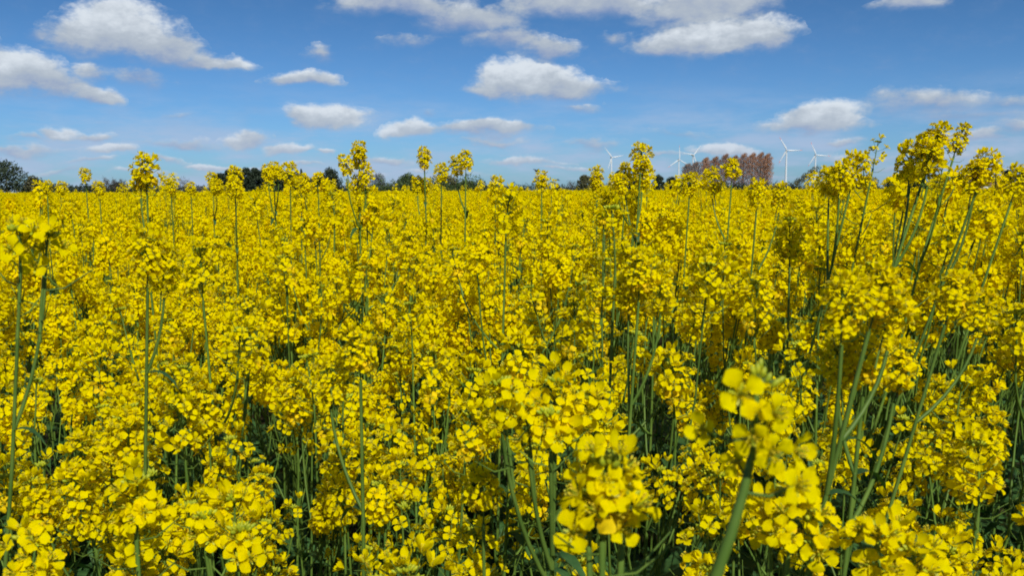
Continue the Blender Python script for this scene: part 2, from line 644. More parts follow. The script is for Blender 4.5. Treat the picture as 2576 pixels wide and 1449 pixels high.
LEAVES = []
for i in range(5):
    V, F = leaf_tpl([.07, .09, .12, .16, .20][i], [.011, .014, .024, .036, .045][i], rng, rng.uniform(.5, 1.3))
    LEAVES.append((V, F, LEF))


# ---------------------------------------------------------------- plant skeleton
def curve(p0, p1, sag, n_=6):
    """from p0 rising towards p1, leaving p0 outward and turning upwards"""
    p0, p1 = np.asarray(p0, float), np.asarray(p1, float)
    t = np.linspace(0, 1, n_)[:, None]
    hor = p1 - p0
    hor = np.array([hor[0], hor[1], 0])
    c = p0 + hor * (0.5 + sag) + np.array([0, 0, (p1[2] - p0[2]) * 0.42])
    return (1 - t) ** 2 * p0 + 2 * t * (1 - t) * c + t * t * p1


def skeleton(rs, h, nb, lean=(0, 0), spread=0.11):
    """returns stem MB, tips [(pos, dir, scale)], leaf spots [(pos, azimuth, variant, scale)]"""
    st = MB()
    wob = rs.uniform(-.02, .02, 2)
    n_ = 9
    pts = []
    for i in range(n_):
        t = i / (n_ - 1)
        pts.append((lean[0] * t * t + wob[0] * math.sin(3 * t), lean[1] * t * t + wob[1] * math.sin(4 * t), h * t))
    pts = np.array(pts)
    st.tube(pts, np.linspace(0.0046, 0.0017, n_), 5)
    st.tube([(0, 0, -.36), (0, 0, -.18), (0, 0, .01)], .0046, 5)       # reaches the soil when the plant stands taller
    tips = [(pts[-1], norm(pts[-1] - pts[-2]), 1.0)]
    leaves = []
    a = rs.uniform(0, 6.28)
    for b in range(nb):
        a += 2.39996 + rs.uniform(-.4, .4)
        t0 = 0.52 + 0.36 * (b + rs.uniform(0, .8)) / nb
        idx = t0 * (n_ - 1)
        i0 = int(idx)
        p0 = pts[i0] + (pts[i0 + 1] - pts[i0]) * (idx - i0)
        r_ = spread * rs.uniform(.55, 1.2)
        zt = h * rs.uniform(.80, .985) if b % 3 else h * rs.uniform(.9, 1.0)
        tb = i0 and pts[-1]
        p1 = np.array([pts[-1][0] * .8 + math.cos(a) * r_, pts[-1][1] * .8 + math.sin(a) * r_, max(zt, p0[2] + .12)])
        c = curve(p0, p1, .35, 6)
        st.tube(c, np.linspace(0.0023, 0.0014, 6), 4)
        tips.append((c[-1], norm(c[-1] - c[-2]), rs.uniform(.78, 1.02)))
        leaves.append((p0, a + .1, rs.randint(0, 2), rs.uniform(.6, 1.0)))
    for b in range(5):
        t0 = rs.uniform(.2, .62)
        i0 = int(t0 * (n_ - 1))
        leaves.append((pts[i0], rs.uniform(0, 6.28), rs.randint(3, 5), rs.uniform(.8, 1.2)))
    return st, tips, leaves


def head_base(tip, dr, sc):
    """place so that the stalk bottom (z=-0.05) meets the branch tip"""
    return np.asarray(tip) + norm(dr) * 0.048 * sc


def tilt(dr, rs):
    return norm(np.asarray(dr) + rs.uniform(-.12, .12, 3))


# head mesh pools
def head_meshes(lod, count, seed, **kw):
    out = []
    rs = np.random.RandomState(seed)
    for i in range(count):
        nfl = int(rs.choice([11, 18, 24, 30, 36, 42]))
        fl, bd, st = head(rs, lod, nfl, int(rs.choice([0, 4, 7])), Rw=rs.uniform(.025, .038), tall=rs.uniform(.6, 1.4), **kw)
        out.append((fl, bd, st))
    return out


POOL1 = []
for i, (fl, bd, st) in enumerate(head_meshes(0, 10, 5)):
    b = MB(); b.merge(fl); b.merge(st)
    POOL1.append((b.mesh('flower_head', MATS), bd.mesh('flower_buds', MATS)))
POOLH = []
rsh = np.random.RandomState(61)
for i in range(8):
    fl, bd, st = head(rsh, 0, rsh.randint(42, 52), 3, Rw=.034, tall=rsh.uniform(.7, 1.0))
    b = MB(); b.merge(fl); b.merge(st)
    POOLH.append((b.mesh('flower_head', MATS), bd.mesh('flower_buds', MATS)))
POOL2 = []
for i, (fl, bd, st) in enumerate(head_meshes(1, 12, 8)):
    b = MB(); b.merge(fl); b.merge(st); b.merge(bd)
    POOL2.append(b.mesh('flower_head', MATS))
LEAF_ME = []
for tpl in LEAVES:
    b = MB(); b.add(*tpl); LEAF_ME.append(b.mesh('leaf', MATS))


def mat_from(Rm, p, sc):
    M4 = Matrix.Identity(4)
    for i in range(3):
        for j in range(3):
            M4[i][j] = Rm[i][j] * sc
        M4[i][3] = p[i]
    return M4


def place_heads(root, tips, rs, near):
    for (tp, dr, sc) in tips:
        Rm = frame(tilt(dr, rs), rs.uniform(0, 6.28))
        p = head_base(tp, Rm[:, 2], sc)
        if near:
            a_, b_ = POOL1[rs.randint(len(POOL1))]
            o = link('flower_head', a_, root)
            o.matrix_local = mat_from(Rm, p, sc)
            link('flower_buds', b_, o)
        else:
            o = link('flower_head', POOL2[rs.randint(len(POOL2))], root)
            o.matrix_local = mat_from(Rm, p, sc)


def place_leaves(root, leaves):
    for (p, a, v, sc) in leaves:
        o = link('leaf', LEAF_ME[v], root)
        o.matrix_local = mat_from(rz(a), p, sc)


# ---------------------------------------------------------------- hero plants
PLANT_COUNT = [0]
GROUP = 'rapeseed plants in flower in the near field'


def head_dist(w, phys=0.062):
    return phys * FPX / (w * S)


HERO_XY = []


def on_stem(pts, z):
    return np.array([np.interp(z, pts[:, 2], pts[:, 0]), np.interp(z, pts[:, 2], pts[:, 1]), z])


def hero(name_label, depth, heads, lean=(0.0, 0.0), pods=False, seed=0, extra=2, near=None, split=False, thick=1.0):
    """heads: (x, y, width) in photo pixels; the first is the top of the main stem"""
    rs = np.random.RandomState(seed + 100)
    P0 = at(heads[0][0], heads[0][1], depth)
    root = link('rapeseed_plant', None)
    foot = Vector((P0.x - lean[0], P0.y - lean[1], 0.0))
    root.location = foot
    HERO_XY.append((foot.x, foot.y))
    tag(root, name_label, 'rapeseed plant', GROUP)
    st = MB()
    heads3 = []
    for (x, y, w) in heads:
        dd = depth if (x, y, w) == heads[0] else depth * rs.uniform(.97, 1.04)
        p = at(x, y, dd)
        sc = min(1.7, max(.35 if split else .6, (w * S / FPX) * dd / 0.070))
        heads3.append((np.array(p - foot), sc))
    top, sc0 = heads3[0]
    n_ = 10
    base = top - norm(np.array([lean[0] * 1.6, lean[1] * 1.6, top[2]])) * .05 * sc0
    pts = []
    for i in range(n_):
        t = i / (n_ - 1)
        pts.append((base[0] * (t ** 1.7), base[1] * (t ** 1.7), base[2] * t))
    pts = np.array(pts)
    for i in range(1, n_ - 1):
        pts[i] += np.array([rs.uniform(-.006, .006), rs.uniform(-.006, .006), 0]) * (1 if i < n_ - 2 else .4)
    st.tube(pts, np.linspace(0.0044, 0.0016, n_) * thick, 7)
    frames = [(top, norm(pts[-1] - pts[-2]), sc0, None)]
    leaves = []
    for b, (p, sc) in enumerate(heads3[1:]):
        hp = p - np.array([0, 0, .05 * sc])
        p0 = on_stem(pts, min(hp[2], base[2]) - rs.uniform(.06, .13))
        c = curve(p0, hp, .3, 7)
        st.tube(c, np.linspace(.0021, .0014, 7) * thick, 5)
        frames.append((p, norm(c[-1] - c[-2]), sc, None))
        leaves.append((p0, math.atan2(hp[1], hp[0]), 0, rs.uniform(.35, .6)))
    # lower side branches, flowering inside the canopy
    for b in range(extra):
        a = rs.uniform(0, 6.28)
        zt = min(base[2] - .10, rs.uniform(1.05, 1.05 + .10 * min(3, depth)))
        p0 = on_stem(pts, zt - rs.uniform(.12, .22))
        q = p0 + np.array([math.cos(a) * .1, math.sin(a) * .1, 0])
        q[2] = zt
        c = curve(p0, q, .35, 6)
        st.tube(c, np.linspace(.0021, .0014, 6), 4)
        dr = norm(c[-1] - c[-2])
        s1 = rs.uniform(.75, .95)
        frames.append((head_base(c[-1], dr, s1), dr, s1, 1))
        leaves.append((p0, a, 0, rs.uniform(.5, .9)))
    for b in range(3):
        i0 = rs.randint(2, 6)
        leaves.append((pts[i0], rs.uniform(0, 6.28), rs.randint(3, 5), rs.uniform(.8, 1.2)))
    link('stem', st.mesh('stem', MATS), root)
    if near is None:
        near = depth < 1.6
    for (p, dr, sc, low) in frames:
        Rm = frame(dr, rs.uniform(0, 6.28))
        if split and not low:
            rad = sc * .035
            fl, bd, sk = head(rs, 0, int(13 + (rad - .02) * 900), 3, Rw=max(.013, rad - .006) * 1.15, split=True, tall=min(1.0, max(.35, rad / .034)), face=Rm.T @ np.array([0, -.75, .1]))
            sc = 1.0
            o = link('flower_head', sk.mesh('flower_head', MATS), root)
            o.matrix_local = mat_from(Rm, p, sc)
            link('flower_buds', bd.mesh('flower_buds', MATS), o)
            for (tp, R2, p2, s2) in fl:
                fm = MB(); fm.add(tp[0], tp[1], tp[2])
                f_ = link('flower', fm.mesh('flower', MATS), o)
                f_.matrix_local = mat_from(R2, p2, s2)
        elif near or not low:
            pool = POOLH if not low and not pods else POOL1
            a_, b_ = pool[rs.randint(len(pool))]
            o = link('flower_head', a_, root)
            o.matrix_local = mat_from(Rm, p, sc)
            link('flower_buds', b_, o)
        else:
            o = link('flower_head', POOL2[rs.randint(len(POOL2))], root)
            o.matrix_local = mat_from(Rm, p, sc)
    place_leaves(root, leaves)
    if pods:                                                        # slender pods up the bare stem
        a = rs.uniform(0, 6.28)
        for i in range(14):
            t = 0.80 + .19 * i / 14
            idx = t * (n_ - 1)
            i0 = min(n_ - 2, int(idx))
            p0 = pts[i0] + (pts[i0 + 1] - pts[i0]) * (idx - i0)
            a += 2.39996
            out = np.array([math.cos(a), math.sin(a), 0])
            L1, L2 = .016, rs.uniform(.025, .045)
            b = MB()
            b.tube([(0, 0, 0), out * L1 + [0, 0, .004], out * (L1 + L2 * .6) + [0, 0, .006 + L2 * .35], out * (L1 + L2) + [0, 0, .008 + L2 * .8]],
                   [.0006, .0009, .0011, .0004], 4)
            o = link('seed_pod', b.mesh('seed_pod', MATS), root)
            o.location = p0
    PLANT_COUNT[0] += 1
    return root


HEROES = [
    # silhouettes against the sky, left to right
    ('rapeseed plant with one small round head on a thin stem at far left', 2.9, [(215, 442, 33)], (-.01, 0), 0),
    ('large solitary rapeseed plant, its big flower head alone against the sky at left', 1.62, [(367, 431, 77), (352, 458, 55)], (0, 0), 0),
    ('rapeseed plant just right of the large solitary head, flat topped', 2.7, [(430, 472, 35)], (0, 0), 0),
    ('short rapeseed plant with single small head left of the dark wood', 3.0, [(480, 476, 29)], (0, 0), 0),
    ('rapeseed plant with small low head in front of the leftmost hedge', 3.0, [(118, 473, 31), (155, 476, 26)], (0, 0), 0),
    ('rapeseed plant with low round head under the bare hedge trees', 3.0, [(250, 476, 35)], (0, 0), 0),
    ('rapeseed plant at the left edge of the dark wood', 2.6, [(535, 454, 33), (545, 474, 31)], (0, 0), 0),
    ('rapeseed plant with domed head in front of the dark wood', 2.3, [(590, 448, 46), (592, 476, 52)], (0, 0), 0),
    ('sparse rapeseed plant with thin twin heads before the dark wood', 2.6, [(688, 430, 24), (674, 436, 22), (700, 436, 26)], (0, 0), 0),
    ('rapeseed plant with broad head before the right end of the dark wood', 2.3, [(730, 442, 52)], (.02, 0), 0),
    ('rapeseed plant with two heads just left of the round dark tree', 2.2, [(800, 464, 53), (765, 466, 42)], (0, 0), 0),
    ('tall branched rapeseed plant with four stacked heads above the horizon', 2.05, [(903, 384, 37), (903, 404, 40), (871, 416, 33), (920, 440, 40), (900, 468, 28)], (0, 0), 0),
    ('tall thin rapeseed plant with small oval head near the centre', 2.45, [(1067, 392, 33), (1067, 406, 31), (1048, 466, 31), (1070, 468, 31)], (0, 0), 0),
    ('tall rapeseed plant with two joined heads right of the centre oval head', 2.1, [(1172, 404, 42), (1148, 420, 42)], (.03, 0), 0),
    ('rapeseed plant with round head just left of the two joined heads', 2.3, [(1110, 438, 42)], (.01, 0), 0),
    ('rapeseed plant with small dome head at the right end of the green hedge', 2.3, [(1247, 472, 46)], (.03, 0), 0),
    ('rapeseed plant with small tilted head beneath the flying birds', 2.5, [(1362, 456, 42)], (0, 0), 0),
    ('rapeseed plant with narrow upright head left of the first wind turbine', 2.3, [(1500, 442, 35), (1502, 462, 37)], (0, 0), 0),
    ('tall rapeseed plant with large loose head beside the first wind turbine', 1.75, [(1613, 396, 63), (1572, 438, 46), (1615, 446, 44), (1556, 466, 55)], (.05, 0), 0),
    ('rapeseed plant with flat head in front of the brown poplars', 1.95, [(1842, 428, 52), (1792, 458, 59)], (.04, 0), 0),
    ('rapeseed plant with low head in front of the leftmost poplar', 2.0, [(1735, 464, 50)], (.04, 0), 0),
    ('slim rapeseed plant with bare pods under its loose head, right of the turbines', 1.55, [(2204, 382, 48)], (.16, 0), 1),
    ('rapeseed plant with broad bright head right of the leaning tree', 1.30, [(2150, 430, 85), (2112, 448, 74), (2085, 461, 61)], (.20, 0), 0),
    ('tallest rapeseed plant at right with big double head against the sky', 1.12, [(2350, 364, 92), (2290, 408, 85), (2335, 406, 55)], (.27, 0), 0),
    ('slim rapeseed plant with small head and many pods behind the tallest one', 1.42, [(2413, 348, 48), (2365, 442, 31)], (.26, 0), 1),
    ('rapeseed plant with large leaning head near the white farmhouse', 1.2, [(2476, 426, 81), (2450, 446, 46)], (.30, 0), 0),
    ('rapeseed plant with wide head at the right edge of the horizon', 1.3, [(2560, 456, 74)], (.26, 0), 0),
    ('rapeseed plant with rounded head in front of the right end of the poplars', 1.6, [(1905, 490, 61), (1960, 494, 52)], (.04, 0), 0),
    # foreground
    ('rapeseed plant with large blurred head at the left edge below the horizon', .68, [(55, 612, 84), (112, 625, 74)], (.10, 0), 3),
    ('rapeseed plant with bright head below the large solitary one', .95, [(372, 640, 110), (410, 680, 80)], (.05, 0), 0),
    ('rapeseed plant with wide spreading heads in the middle foreground', .72, [(1400, 1010, 150), (1262, 1005, 120), (1330, 1060, 110), (1465, 1040, 110), (1385, 1075, 90)], (.03, 0), 3),
    ('close rapeseed plant with big petals low in the foreground right of centre', .44, [(1515, 1230, 190), (1480, 1290, 120), (1565, 1290, 120)], (.0, 0), 3),
    ('rapeseed plant with dense heads right of the closest flower stalk', .58, [(1990, 1290, 170), (1940, 1330, 110), (2045, 1340, 100)], (.03, 0), 3),
    ('rapeseed plant with wide head at the bottom edge right', .55, [(2215, 1400, 190), (2290, 1430, 110)], (.0, 0), 3),
    ('rapeseed plant with tall column of blossoms in the bottom left foreground', .68, [(338, 1255, 130), (345, 1325, 130)], (.0, 0), 3),
    ('rapeseed plant with round head in the bottom left corner', .66, [(78, 1405, 150)], (.0, 0), 3),
    ('rapeseed plant with heads right of the tall column of blossoms', .72, [(590, 1290, 110), (515, 1330, 90), (600, 1370, 100)], (.0, 0), 3),
    ('rapeseed plant with loose open heads and a thick stem, middle right', .68, [(2210, 740, 110), (2235, 790, 90), (2120, 770, 40)], (.20, 0), 2),
    ('rapeseed plant with a wide row of blossoms under the thick leaning stem', .75, [(2180, 905, 130), (2250, 930, 120), (2110, 915, 90)], (.06, 0), 2),
    ('rapeseed plant with full golden heads in the middle distance right of centre', 1.05, [(1610, 690, 100), (1660, 750, 90), (1580, 745, 80)], (.04, 0), 0),
    ('rapeseed plant with full heads near the right edge above the row of blossoms', .90, [(2400, 740, 110), (2460, 780, 80)], (.22, 0), 0),
    ('rapeseed plant with sunlit head against dark gap at lower centre left', .85, [(905, 885, 95), (830, 960, 100)], (.0, 0), 0),
    ('rapeseed plant with flattish head at lower centre', .80, [(1215, 1235, 120)], (.0, 0), 0),
]
for i, (lab, dep, hs, lean, flag) in enumerate(HEROES):
    hero(lab, dep, hs, lean, pods=(flag == 1), seed=i, extra=4 if dep > 1.0 else 3 if dep > .6 else 1, split=(flag == 3), thick=.8 if 'left edge' in lab else 1.1 if dep < .8 else 1.0)


# the closest stalk: single big blossoms up one stem, each flower placed by hand
CUP = [flower(0, rng, .45) for _ in range(3)]


def closest():
    D0 = .36
    top = at(1905, 950, D0)
    low = at(1800, 1449, D0 * 1.02)
    root = link('rapeseed_plant', None)
    foot = Vector((low.x - .01, low.y + .02, 0))
    root.location = foot
    tag(root, 'closest rapeseed stalk with few very large loose blossoms, lower right', 'rapeseed plant', GROUP)
    st = MB()
    f = np.array(foot)
    pix = [(1905, 960), (1897, 1060), (1890, 1150), (1872, 1230), (1840, 1340), (1800, 1449)]
    pts = [np.array(at(x, y, D0)) - f for x, y in pix]
    pts += [np.array([.008, 0, pts[-1][2] * .6]), np.array([0, 0, 0.0])]
    st.tube(pts, [.0011, .0014, .0017, .0020, .0024, .0028, .0045, .006], 8)
    link('stem', st.mesh('stem', MATS), root)
    hd = MB()
    flowers = [(1860, 992, 118, (-.05, -1, .25), 0), (1945, 1040, 100, (.45, -.9, .15), 0), (1893, 1100, 96, (-.3, -.9, -.1), 0),
               (1935, 1135, 104, (.2, -.95, -.15), 0), (1995, 1130, 96, (.6, -.8, -.05), 1), (2003, 1225, 104, (.35, -.95, .35), 0),
               (1772, 1082, 84, (-.6, -.8, .3), 1), (1853, 1160, 74, (-.5, -.85, 0), 1), (1900, 1035, 70, (0, -.9, .5), 0)]
    mains = []
    for (x, y, w, nrm, kd) in flowers:
        p = np.array(at(x, y, D0 * (.98 if kd == 0 else 1.03))) - f
        yb = min(1240, max(965, y + 25))
        j = [k_ for k_ in range(len(pix) - 1) if pix[k_][1] <= yb <= pix[k_ + 1][1]][0]
        t = (yb - pix[j][1]) / (pix[j + 1][1] - pix[j][1])
        a0 = pts[j] * (1 - t) + pts[j + 1] * t
        hd.tube([a0, (a0 + p) / 2 - np.array([0, 0, .003]), p - norm(nrm) * .002], [.0008, .0007, .0009], 5)
        mains.append(((FL[0][len(mains) % 6] if kd == 0 else CUP[len(mains) % 3]), frame(nrm, .5 + len(mains)), p, w * S / FPX * D0 / .0170))
    o = link('flower_head', hd.mesh('flower_head', MATS), root)
    for (tp, Rm, p, sc) in mains:
        fm = MB(); fm.add(*tp)
        f_ = link('flower', fm.mesh('flower', MATS), o)
        f_.matrix_local = mat_from(Rm, p, sc)
    bd = MB()
    for (x, y) in [(1905, 930), (1920, 938), (1893, 934), (1932, 952), (1912, 918), (1950, 965), (1962, 958)]:
        p = np.array(at(x, y, D0)) - f
        bd.put(BT[0], frame(norm([(x - 1905) * .02, 0, 1])), p, .8)
        a0 = pts[0]
        bd.tube([a0, (a0 + p) / 2, p], .0005, 3)
    link('flower_buds', bd.mesh('flower_buds', MATS), o)
    o2 = link('leaf', LEAF_ME[2], root)
    o2.matrix_local = mat_from(rz(2.5), pts[-2], 1.0)
    HERO_XY.append((foot.x, foot.y))
    PLANT_COUNT[0] += 1


closest()

# ---------------------------------------------------------------- the rest of the 300 nearest plants
protos = []
prs = np.random.RandomState(77)
TARGET = 300
DENS_STEP = 0.160
cand = []
HALF = R(36)
crs = np.random.RandomState(21)
yy = 0.30
row = 0
while yy < 4.2:
    xx = -3.2 + (row % 2) * DENS_STEP / 2
    while xx < 3.2:
        px = xx + crs.uniform(-.06, .06)
        py = yy + crs.uniform(-.06, .06)
        r_ = math.hypot(px, py)
        if abs(math.atan2(px, py)) < HALF or (abs(px) < .75 and py > .3):
            if r_ > .52 and (r_ > 1.7 or crs.uniform() > .06) and min(math.hypot(px - hx, py - hy) for hx, hy in HERO_XY) > .075:
                cand.append((r_, px, py))
        xx += DENS_STEP
    yy += DENS_STEP * .87
    row += 1
cand.sort()
cand = cand[:TARGET - PLANT_COUNT[0]]
R_EDGE = cand[-1][0]

STEM_PROTO = []
for i in range(14):
    h = 1.20
    sk = skeleton(prs, h, int(prs.choice([4, 4, 5, 5])), (prs.uniform(-.05, .07), prs.uniform(-.04, .04)))
    STEM_PROTO.append((sk[0].mesh('stem', MATS), sk[1], sk[2]))
def canopy(r_):
    return float(np.interp(r_, [.5, 1.1, 1.6, 2.4, 3.5, 6], [1.16, 1.20, 1.24, 1.29, 1.33, 1.35]))


def swell(x, y):
    return .028 * math.sin(x * 2.1 + 1.3 * math.sin(y * 1.1)) + .022 * math.sin(y * 2.9 + x * 1.3 + 2) + .02 * math.sin(x * .5 - y * .37)


ZONES = [
    (1.15, 'rapeseed plant at the feet of the viewer among the nearest rows of the crop'),
    (1.9, 'rapeseed plant in the middle rows of the near crop'),
    (9.9, 'rapeseed plant in the rows behind, full yellow heads at crop height'),
]
for (r_, px, py) in cand:
    me, tips, leaves = STEM_PROTO[crs.randint(len(STEM_PROTO))]
    root = link('rapeseed_plant', None)
    root.location = (px, py, 0)
    az_ = math.atan2(px, py)
    spin = Matrix.Rotation(crs.uniform(0, 6.28), 3, 'Z')
    tilt_m = Matrix.Rotation(.02 + .12 * max(0, az_ / HALF) + crs.normal(0, .035), 3, 'Y') @ Matrix.Rotation(crs.normal(0, .03), 3, 'X')
    root.rotation_euler = (tilt_m @ spin).to_euler()
    hgt = canopy(r_) + swell(px, py) + crs.normal(0, .06) + (.095 * min(1, max(0, az_ / R(14)))) * (1 if r_ > 1 else .4)
    if r_ < 1.1:
        hgt = min(hgt, 1.22)
    if r_ > 1.6 and crs.uniform() < (.12 if az_ > 0 else .05):
        hgt = max(hgt, crs.uniform(1.40, 1.53 if az_ > .05 else 1.49))
    col = 1287.5 + math.tan(az_) * FPX / S                       # keep the views to the poplars, turbines and farmhouse open
    if r_ > 1.5 and any(a_ < col + 40 < b_ for a_, b_ in ((1690, 2080), (2430, 2530), (540, 790))):
        hgt = min(hgt, 1.37)
    dz = hgt - 1.24
    link('stem', me, root)
    # parts keep real size; the whole plant is sunk or raised a little to vary its height
    root.location.z = dz
    rs = np.random.RandomState(crs.randint(1 << 30))
    place_heads(root, tips, rs, r_ < 1.5)
    place_leaves(root, leaves if r_ < 1.5 else leaves[:2] + leaves[-2:])
    lab = [z for z in ZONES if r_ < z[0]][0][1]
    tag(root, lab, 'rapeseed plant', GROUP)
    PLANT_COUNT[0] += 1

# ---------------------------------------------------------------- the uncountable rest of the crop: one object of instanced patches
hid = bpy.data.collections.new('crop_patches')


def crop_patch(name, size, per_m2, seed, lod, nfl_scale=1.0, ground_leaves=True, hv=0.055):
    rs = np.random.RandomState(seed)
    b = MB()
    pool = head_meshes(2, 8, seed + 1)
    merged = []
    for (fl, bd, st) in pool:
        q = MB()
        if lod == 2:
            q.merge(fl); q.merge(st); q.merge(bd)
        else:
            # far version: the same dome built of fewer, broader blossoms
            V, F, M_ = fl.tpl()
            nq = len(F) // 9
            keep = []
            for k_ in range(nq):
                if k_ % 2 == 0:
                    keep.extend(range(k_ * 9, k_ * 9 + 8))
            q.add(V, F[keep], M_[keep])
        merged.append(q)
    side = int(size * math.sqrt(per_m2))
    for i in range(side):
        for j in range(side):
            x = (i + .5 + rs.uniform(-.42, .42)) / side * size - size / 2
            y = (j + .5 + rs.uniform(-.42, .42)) / side * size - size / 2
            h = 1.19 + rs.normal(0, hv)
            if rs.uniform() < .04:
                h += rs.uniform(.05, .12)
            if lod == 2:
                sk, tips, leaves = skeleton(rs, h - .05, int(rs.choice([3, 4, 4])), (rs.uniform(-.05, .07), rs.uniform(-.04, .04)))
                # light version of the skeleton
                s2 = MB()
                top = tips[0][0]
                s2.tube([(0, 0, -.2), top * [.35, .35, .65], top], [.004, .003, .0017], 3)
                for (tp, dr, sc) in tips[1:]:
                    s2.tube([top * [.3, .3, .62], (tp + top * [.3, .3, .62]) / 2 + (tp - top) * [.25, .25, 0], tp], [.0023, .0020, .0014], 3)
                b.merge(s2, None, (x, y, 0))
                for (p, a, v, sc) in leaves[:4]:
                    V, F, M_ = LEAVES[v]
                    b.add((V[::1] * sc) @ rz(a).T + p + [x, y, 0], F, M_)
                for (tp, dr, sc) in tips:
                    b.merge(merged[rs.randint(8)], frame(tilt(dr, rs), rs.uniform(0, 6.28)), head_base(tp, dr, sc) + [x, y, 0], sc)
            else:
                nt = 4
                for k_ in range(nt):
                    a = rs.uniform(0, 6.28); r_ = 0 if k_ == 0 else rs.uniform(.05, .13)
                    z = h if k_ == 0 else h * rs.uniform(.84, .98)
                    b.merge(merged[rs.randint(8)], frame((rs.uniform(-.2, .2), rs.uniform(-.2, .2), 1), rs.uniform(0, 6.28)),
                            (x + r_ * math.cos(a), y + r_ * math.sin(a), z), 1.4)
                b.tube([(x, y, -.2), (x, y, h)], [.006, .003], 3)
    o = bpy.data.objects.new(name, b.mesh(name, MATS))
    hid.objects.link(o)
    return o


NEAR_V, FAR_V = 5, 3
for i in range(NEAR_V):
    crop_patch('patch_%02d' % i, 1.0, 34, 300 + i, 2, hv=.062)
for i in range(FAR_V):
    crop_patch('patch_%02d' % (NEAR_V + i), 3.0, 26, 400 + i, 3)
pts, idx, rot, scl = [], [], [], []
prs = np.random.RandomState(9)
# metre patches: from the edge of the single plants out to 15 m
G = 1.0
nearpatch = set()
for i in range(-16, 17):
    for j in range(0, 18):
        x, y = i * G, j * G + .5
        r_ = math.hypot(x, y)
        if r_ > 18 or abs(math.atan2(x, y)) > R(44) and r_ > 4:
            continue
        if r_ < R_EDGE + .45 and abs(math.atan2(x, y)) < R(40):
            continue
        if r_ < 2.2:
            continue
        pts.append((x, y, canopy(r_) + swell(x, y) - 1.22 + prs.uniform(-.02, .02))); idx.append(prs.randint(NEAR_V)); rot.append(prs.randint(4) * math.pi / 2); scl.append(1.0)
G = 3.0
for i in range(-100, 101):
    for j in range(5, 112):
        x, y = i * G, j * G + 1.5
        r_ = math.hypot(x, y)
        if r_ < 18.0 + 1.0 or r_ > 330 or abs(math.atan2(x, y)) > R(40):
            continue
        pts.append((x, y, .11 + swell(x, y) + prs.uniform(-.04, .04))); idx.append(NEAR_V + prs.randint(FAR_V)); rot.append(prs.randint(4) * math.pi / 2); scl.append(1.0)
me = bpy.data.meshes.new('rapeseed_crop')
me.from_pydata(pts, [], [])
a_i = me.attributes.new('idx', 'INT', 'POINT'); a_i.data.foreach_set('value', np.array(idx, np.int32))
a_r = me.attributes.new('rot', 'FLOAT', 'POINT'); a_r.data.foreach_set('value', np.array(rot, np.float32))
crop = link('rapeseed_crop', me)
tag(crop, 'dense mass of yellow flowering rapeseed stretching to the trees on the horizon', 'rapeseed crop', kind='stuff')
gn = bpy.data.node_groups.new('crop', 'GeometryNodeTree')
gn.interface.new_socket('Geometry', in_out='INPUT', socket_type='NodeSocketGeometry')
gn.interface.new_socket('Geometry', in_out='OUTPUT', socket_type='NodeSocketGeometry')
gi = gn.nodes.new('NodeGroupInput'); go = gn.nodes.new('NodeGroupOutput')
ci = gn.nodes.new('GeometryNodeCollectionInfo')
ci.inputs['Collection'].default_value = hid
ci.inputs['Separate Children'].default_value = True
ci.inputs['Reset Children'].default_value = True
ip = gn.nodes.new('GeometryNodeInstanceOnPoints')
ip.inputs['Pick Instance'].default_value = True
na1 = gn.nodes.new('GeometryNodeInputNamedAttribute'); na1.data_type = 'INT'; na1.inputs[0].default_value = 'idx'
na2 = gn.nodes.new('GeometryNodeInputNamedAttribute'); na2.data_type = 'FLOAT'; na2.inputs[0].default_value = 'rot'
cx = gn.nodes.new('ShaderNodeCombineXYZ')
gn.links.new(na2.outputs[0], cx.inputs[2])
gn.links.new(gi.outputs[0], ip.inputs['Points'])
gn.links.new(ci.outputs[0], ip.inputs['Instance'])
gn.links.new(na1.outputs[0], ip.inputs['Instance Index'])
gn.links.new(cx.outputs[0], ip.inputs['Rotation'])
gn.links.new(ip.outputs[0], go.inputs[0])
md = crop.modifiers.new('crop', 'NODES')
md.node_group = gn

# ---------------------------------------------------------------- undergrowth between the near stems
rs = np.random.RandomState(55)
ug = MB()
for i in range(3600):
    r_ = math.sqrt(rs.uniform(.2, 1)) * 4.4
    a = rs.uniform(-.85, .85)
    x, y = r_ * math.sin(a), r_ * math.cos(a)
    z = rs.uniform(.05, .78)
    V, F, M_ = LEAVES[rs.randint(1, 5)]
    ug.add((V * rs.uniform(.55, 1.0)) @ frame((rs.uniform(-.5, .5), rs.uniform(-.5, .5), 1), rs.uniform(0, 6.28)).T + [x, y, z], F, M_)
for i in range(2600):                                                # fine side shoots, curved
    r_ = math.sqrt(rs.uniform(.02, 1)) * 3.6
    a = rs.uniform(-.85, .85)
    p0 = np.array([r_ * math.sin(a), r_ * math.cos(a), rs.uniform(.35, .95)])
    d1 = rs.uniform(-1, 1, 3) * [.09, .09, .03] + [0, 0, rs.uniform(0, .10)]
    d2 = d1 * [.6, .6, 0] + [0, 0, rs.uniform(.02, .14)]
    ug.tube([p0, p0 + d1, p0 + d1 + d2], [.0011, .0009, .0006], 3)
tag(link('undergrowth', ug.mesh('undergrowth', MATS)), 'dark green leaves and fine shoots filling the gaps between the rapeseed stems', 'undergrowth', kind='stuff')

